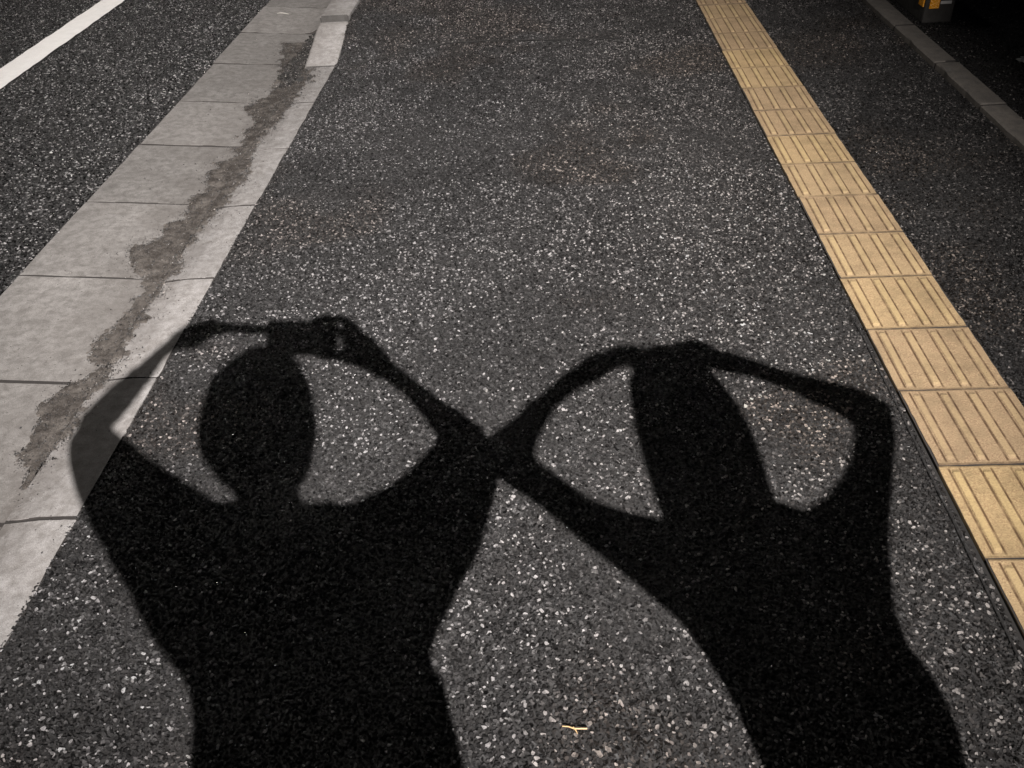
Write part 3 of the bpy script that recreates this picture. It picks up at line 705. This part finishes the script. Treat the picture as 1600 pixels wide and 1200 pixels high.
                     [-0.4, -1.581, 1.21, -0.047, -1.524, 1.174], [-0.394, -1.58, 1.25, -0.026, -1.521, 1.213], [-0.375, -1.577, 1.285, -0.021, -1.52, 1.244],
                     [-0.356, -1.574, 1.317, -0.101, -1.533, 1.278], [-0.309, -1.567, 1.342, -0.161, -1.543, 1.32], [-0.284, -1.563, 1.361, -0.186, -1.547, 1.347]]}}
M_SKIN = m_plain('skin', (.46, .28, .19), .5)
M_HAIRC = m_plain('dark_hair', (.018, .013, .010), .4)
M_JKT = m_plain('navy_jacket', (.03, .035, .05), .8); M_JKT2 = m_plain('charcoal_top', (.045, .042, .042), .8)
M_TRS = m_plain('dark_trousers', (.025, .025, .03), .85); M_SHOE = m_plain('shoe_leather', (.03, .028, .026), .4)
M_EYE = m_plain('eye_white', (.7, .68, .65), .2); M_PHONE = m_plain('black_glass', (.012, .012, .013), .12)
def loft(bm, rows, n, ratio, dmax, nseg=16, inset=0, shift=0, grow=1.0, wob=0):
    n3 = Vector((n[0], n[1], 0)); rings = []
    for q in rows:
        a, b = Vector(q[:3]), Vector(q[3:]); c = (a+b)*.5+n3*shift; hv = (a-b)*.5*grow
        hw = max(.004, hv.length-inset); dm = dmax(len(rings)/max(1, len(rows)-1)) if callable(dmax) else dmax
        dp = min(dm, hw*ratio); vert = abs(hv.normalized().z)
        hv = hv.normalized()*hw/math.sqrt(1+(dp/hw*.62*vert)**2)
        rings.append([bm.verts.new(c+(hv*math.cos(t)+n3*dp*math.sin(t))*(1+wob*mnoise.noise(Vector((math.cos(t)*1.7, math.sin(t)*1.7, c.z*28))))) for t in [2*math.pi*k/nseg for k in range(nseg)]])
    for A, B in zip(rings, rings[1:]):
        for k in range(nseg): bm.faces.new((A[k], A[(k+1) % nseg], B[(k+1) % nseg], B[k]))
    bm.faces.new(rings[0][::-1]); bm.faces.new(rings[-1])
def ball(bm, c, sx, sy, sz, n3, s3, sub=2):
    r = bmesh.ops.create_icosphere(bm, subdivisions=sub, radius=1)
    for v in r['verts']:
        p = v.co.copy(); v.co = Vector(c)+s3*p.x*sx+n3*p.y*sy+Vector((0, 0, 1))*p.z*sz
def skinned(name, bm, mat, parent, vox, it=3):
    bmesh.ops.recalc_face_normals(bm, faces=bm.faces)
    o = mesh_obj(name, bm, mat, None)
    me = o.data; inv = Matrix.Translation(-parent.location); me.transform(inv); o.parent = parent
    md = o.modifiers.new('fuse', 'REMESH'); md.mode = 'VOXEL'; md.voxel_size = vox; md.use_smooth_shade = True
    if it:
        sm = o.modifiers.new('soften', 'SMOOTH'); sm.iterations = it; sm.factor = .4
    return o
def tdep(f): return float(np.interp(f, [0, .55, .72, .85, 1], [.125, .12, .085, .05, .045]))
def person(P, label, jmat, long_hair):
    n = P['n']; n3 = Vector((n[0], n[1], 0)); s3 = Vector((n[1], -n[0], 0)); up = Vector((0, 0, 1))
    T = P['torso']; hip = (Vector(T[0][:3])+Vector(T[0][3:]))*.5; hw = (Vector(T[0][:3])-Vector(T[0][3:])).length*.5
    root = tag(empty('person', (hip.x, hip.y, 0)), label, 'person', group='people casting the shadows')
    # clothes: jacket = torso and sleeves
    bm = bmesh.new()
    loft(bm, T[:-1], n, .62, lambda f: max(tdep(f), .062), 20)
    na_ = len(P['arm_a'])-2
    loft(bm, P['arm_a'][:na_], n, .9, .075); loft(bm, P['arm_b'][:-2], n, .9, .075)
    skinned('jacket', bm, jmat, root, .009, 2)
    # body: one continuous skin from head to hands to feet
    bm = bmesh.new()
    H = P['head']; hc = [(Vector(q[:3])+Vector(q[3:]))*.5 for q in H]
    wid = max((Vector(q[:3])-Vector(q[3:])).length for q in H)*.5
    zs = [c.z for c in hc]; top = zs[-1]-.012
    fc = Vector((np.interp(top-.12, zs, [c.x for c in hc]), np.interp(top-.12, zs, [c.y for c in hc]), top-.118))
    ball(bm, fc+n3*.012, wid*.80, .098, .112, n3, s3, 3)
    ball(bm, fc+n3*.032-up*.055, wid*.62, .072, .066, n3, s3)          # jaw
    ball(bm, fc+n3*.108-up*.022, .013, .017, .024, n3, s3)             # nose
    ball(bm, fc+n3*.098-up*.066, .022, .009, .008, n3, s3)             # lips
    for sg in (-1, 1): ball(bm, fc+s3*sg*wid*.82-up*.015, .010, .02, .03, n3, s3)
    neck = (Vector(T[-1][:3])+Vector(T[-1][3:]))*.5
    add_tube(bm, [neck-up*.09, neck, fc-up*.05], [.045, .052, .052], 14)
    loft(bm, T, n, .6, lambda f: tdep(f)*.72, 16, .03)
    for k in ('a', 'b'):
        loft(bm, P['arm_'+k][:4], n, .8, .05, 14, .02); loft(bm, P['arm_'+k][3:], n, .9, .07, 14, .005); loft(bm, P['hand_'+k], n, .42, .018, 14)
    for ch in P['fingers']: add_tube(bm, [q[:3] for q in ch], [q[3] for q in ch], 10)
    legs = []
    for sg in (-1, 1):
        a = hip+s3*sg*hw*.48; k = Vector((a.x, a.y, hip.z*.50))+s3*sg*.012+n3*.015; f = Vector((a.x, a.y, .07))+s3*sg*.02
        legs.append((a, k, f))
        add_tube(bm, [a+up*.06, a-up*.12, k, k*.55+f*.45-n3*.02, f, f-up*.04], [min(.085, hw*.45), min(.082, hw*.44), .054, .056, .04, .04], 14)
        add_tube(bm, [f-up*.03-n3*.05, f-up*.035+n3*.05, f-up*.045+n3*.15], [.035, .04, .026], 12)
    skinned('body', bm, M_SKIN, root, .005, 1)
    bm = bmesh.new()
    loft(bm, [T[0], T[1], T[2]], n, .66, .128, 18, -.002)
    for a, k, f in legs: add_tube(bm, [a+up*.08, a-up*.12, k, k*.5+f*.5-n3*.015, f+up*.01], [min(.10, hw*.5), min(.095, hw*.49), .072, .068, .062], 16)
    skinned('trousers', bm, M_TRS, root, .012, 3)
    for a, k, f in legs:
        bm = bmesh.new()
        add_tube(bm, [f-up*.022-n3*.075, f-up*.02, f-up*.024+n3*.08, f-up*.034+n3*.185], [.044, .05, .046, .032], 14)
        for v in bm.verts: v.co.z = max(v.co.z, .0)
        skinned('shoe', bm, M_SHOE, root, .008, 2)
    # hair: outer shell of the head, open at the face
    bm = bmesh.new()
    loft(bm, H if long_hair else H[2:], n, .78, .088, 28, 0, -.035, 1, .10)
    loft(bm, H[-5:], n, .95, .105, 28, .004, -.004, 1, .10)
    skinned('hair', bm, M_HAIRC, root, .006, 1)
    for sg in (-1, 1):
        bm = bmesh.new(); ball(bm, fc+n3*.099+s3*sg*.032+up*.004-root.location, .013, .007, .008, n3, s3)
        mesh_obj('eye', bm, M_EYE, root, True)
    return root
person(PEOPLE['left'], 'person in a loose jacket casting the left shadow, arms arched, holding the phone', M_JKT, False)
person(PEOPLE['right'], 'slimmer long haired person casting the right shadow, both hands joined on top of the head', M_JKT2, True)

# the phone the left person holds: its lens is where the photograph was taken
ph = tag(empty('phone', CAM), 'black phone held up in both hands of the left person', 'phone')
def pbox(name, x0, x1, y0, y1, d0, d1, mat, bev):
    bm = bmesh.new(); add_box(bm, (x0, y0, d0), (x1, y1, d1), bev, 2)
    o = mesh_obj(name, bm, mat, ph)
    o.matrix_local = Matrix(((cr.x, cu.x, -fw.x, 0), (cr.y, cu.y, -fw.y, 0), (cr.z, cu.z, -fw.z, 0), (0, 0, 0, 1)))
pbox('case', -.118, .030, -.056, .016, .006, .014, M_PHONE, .0035)
pbox('camera_bump', -.016, .016, -.016, .012, .003, .006, M_PHONE, .001)
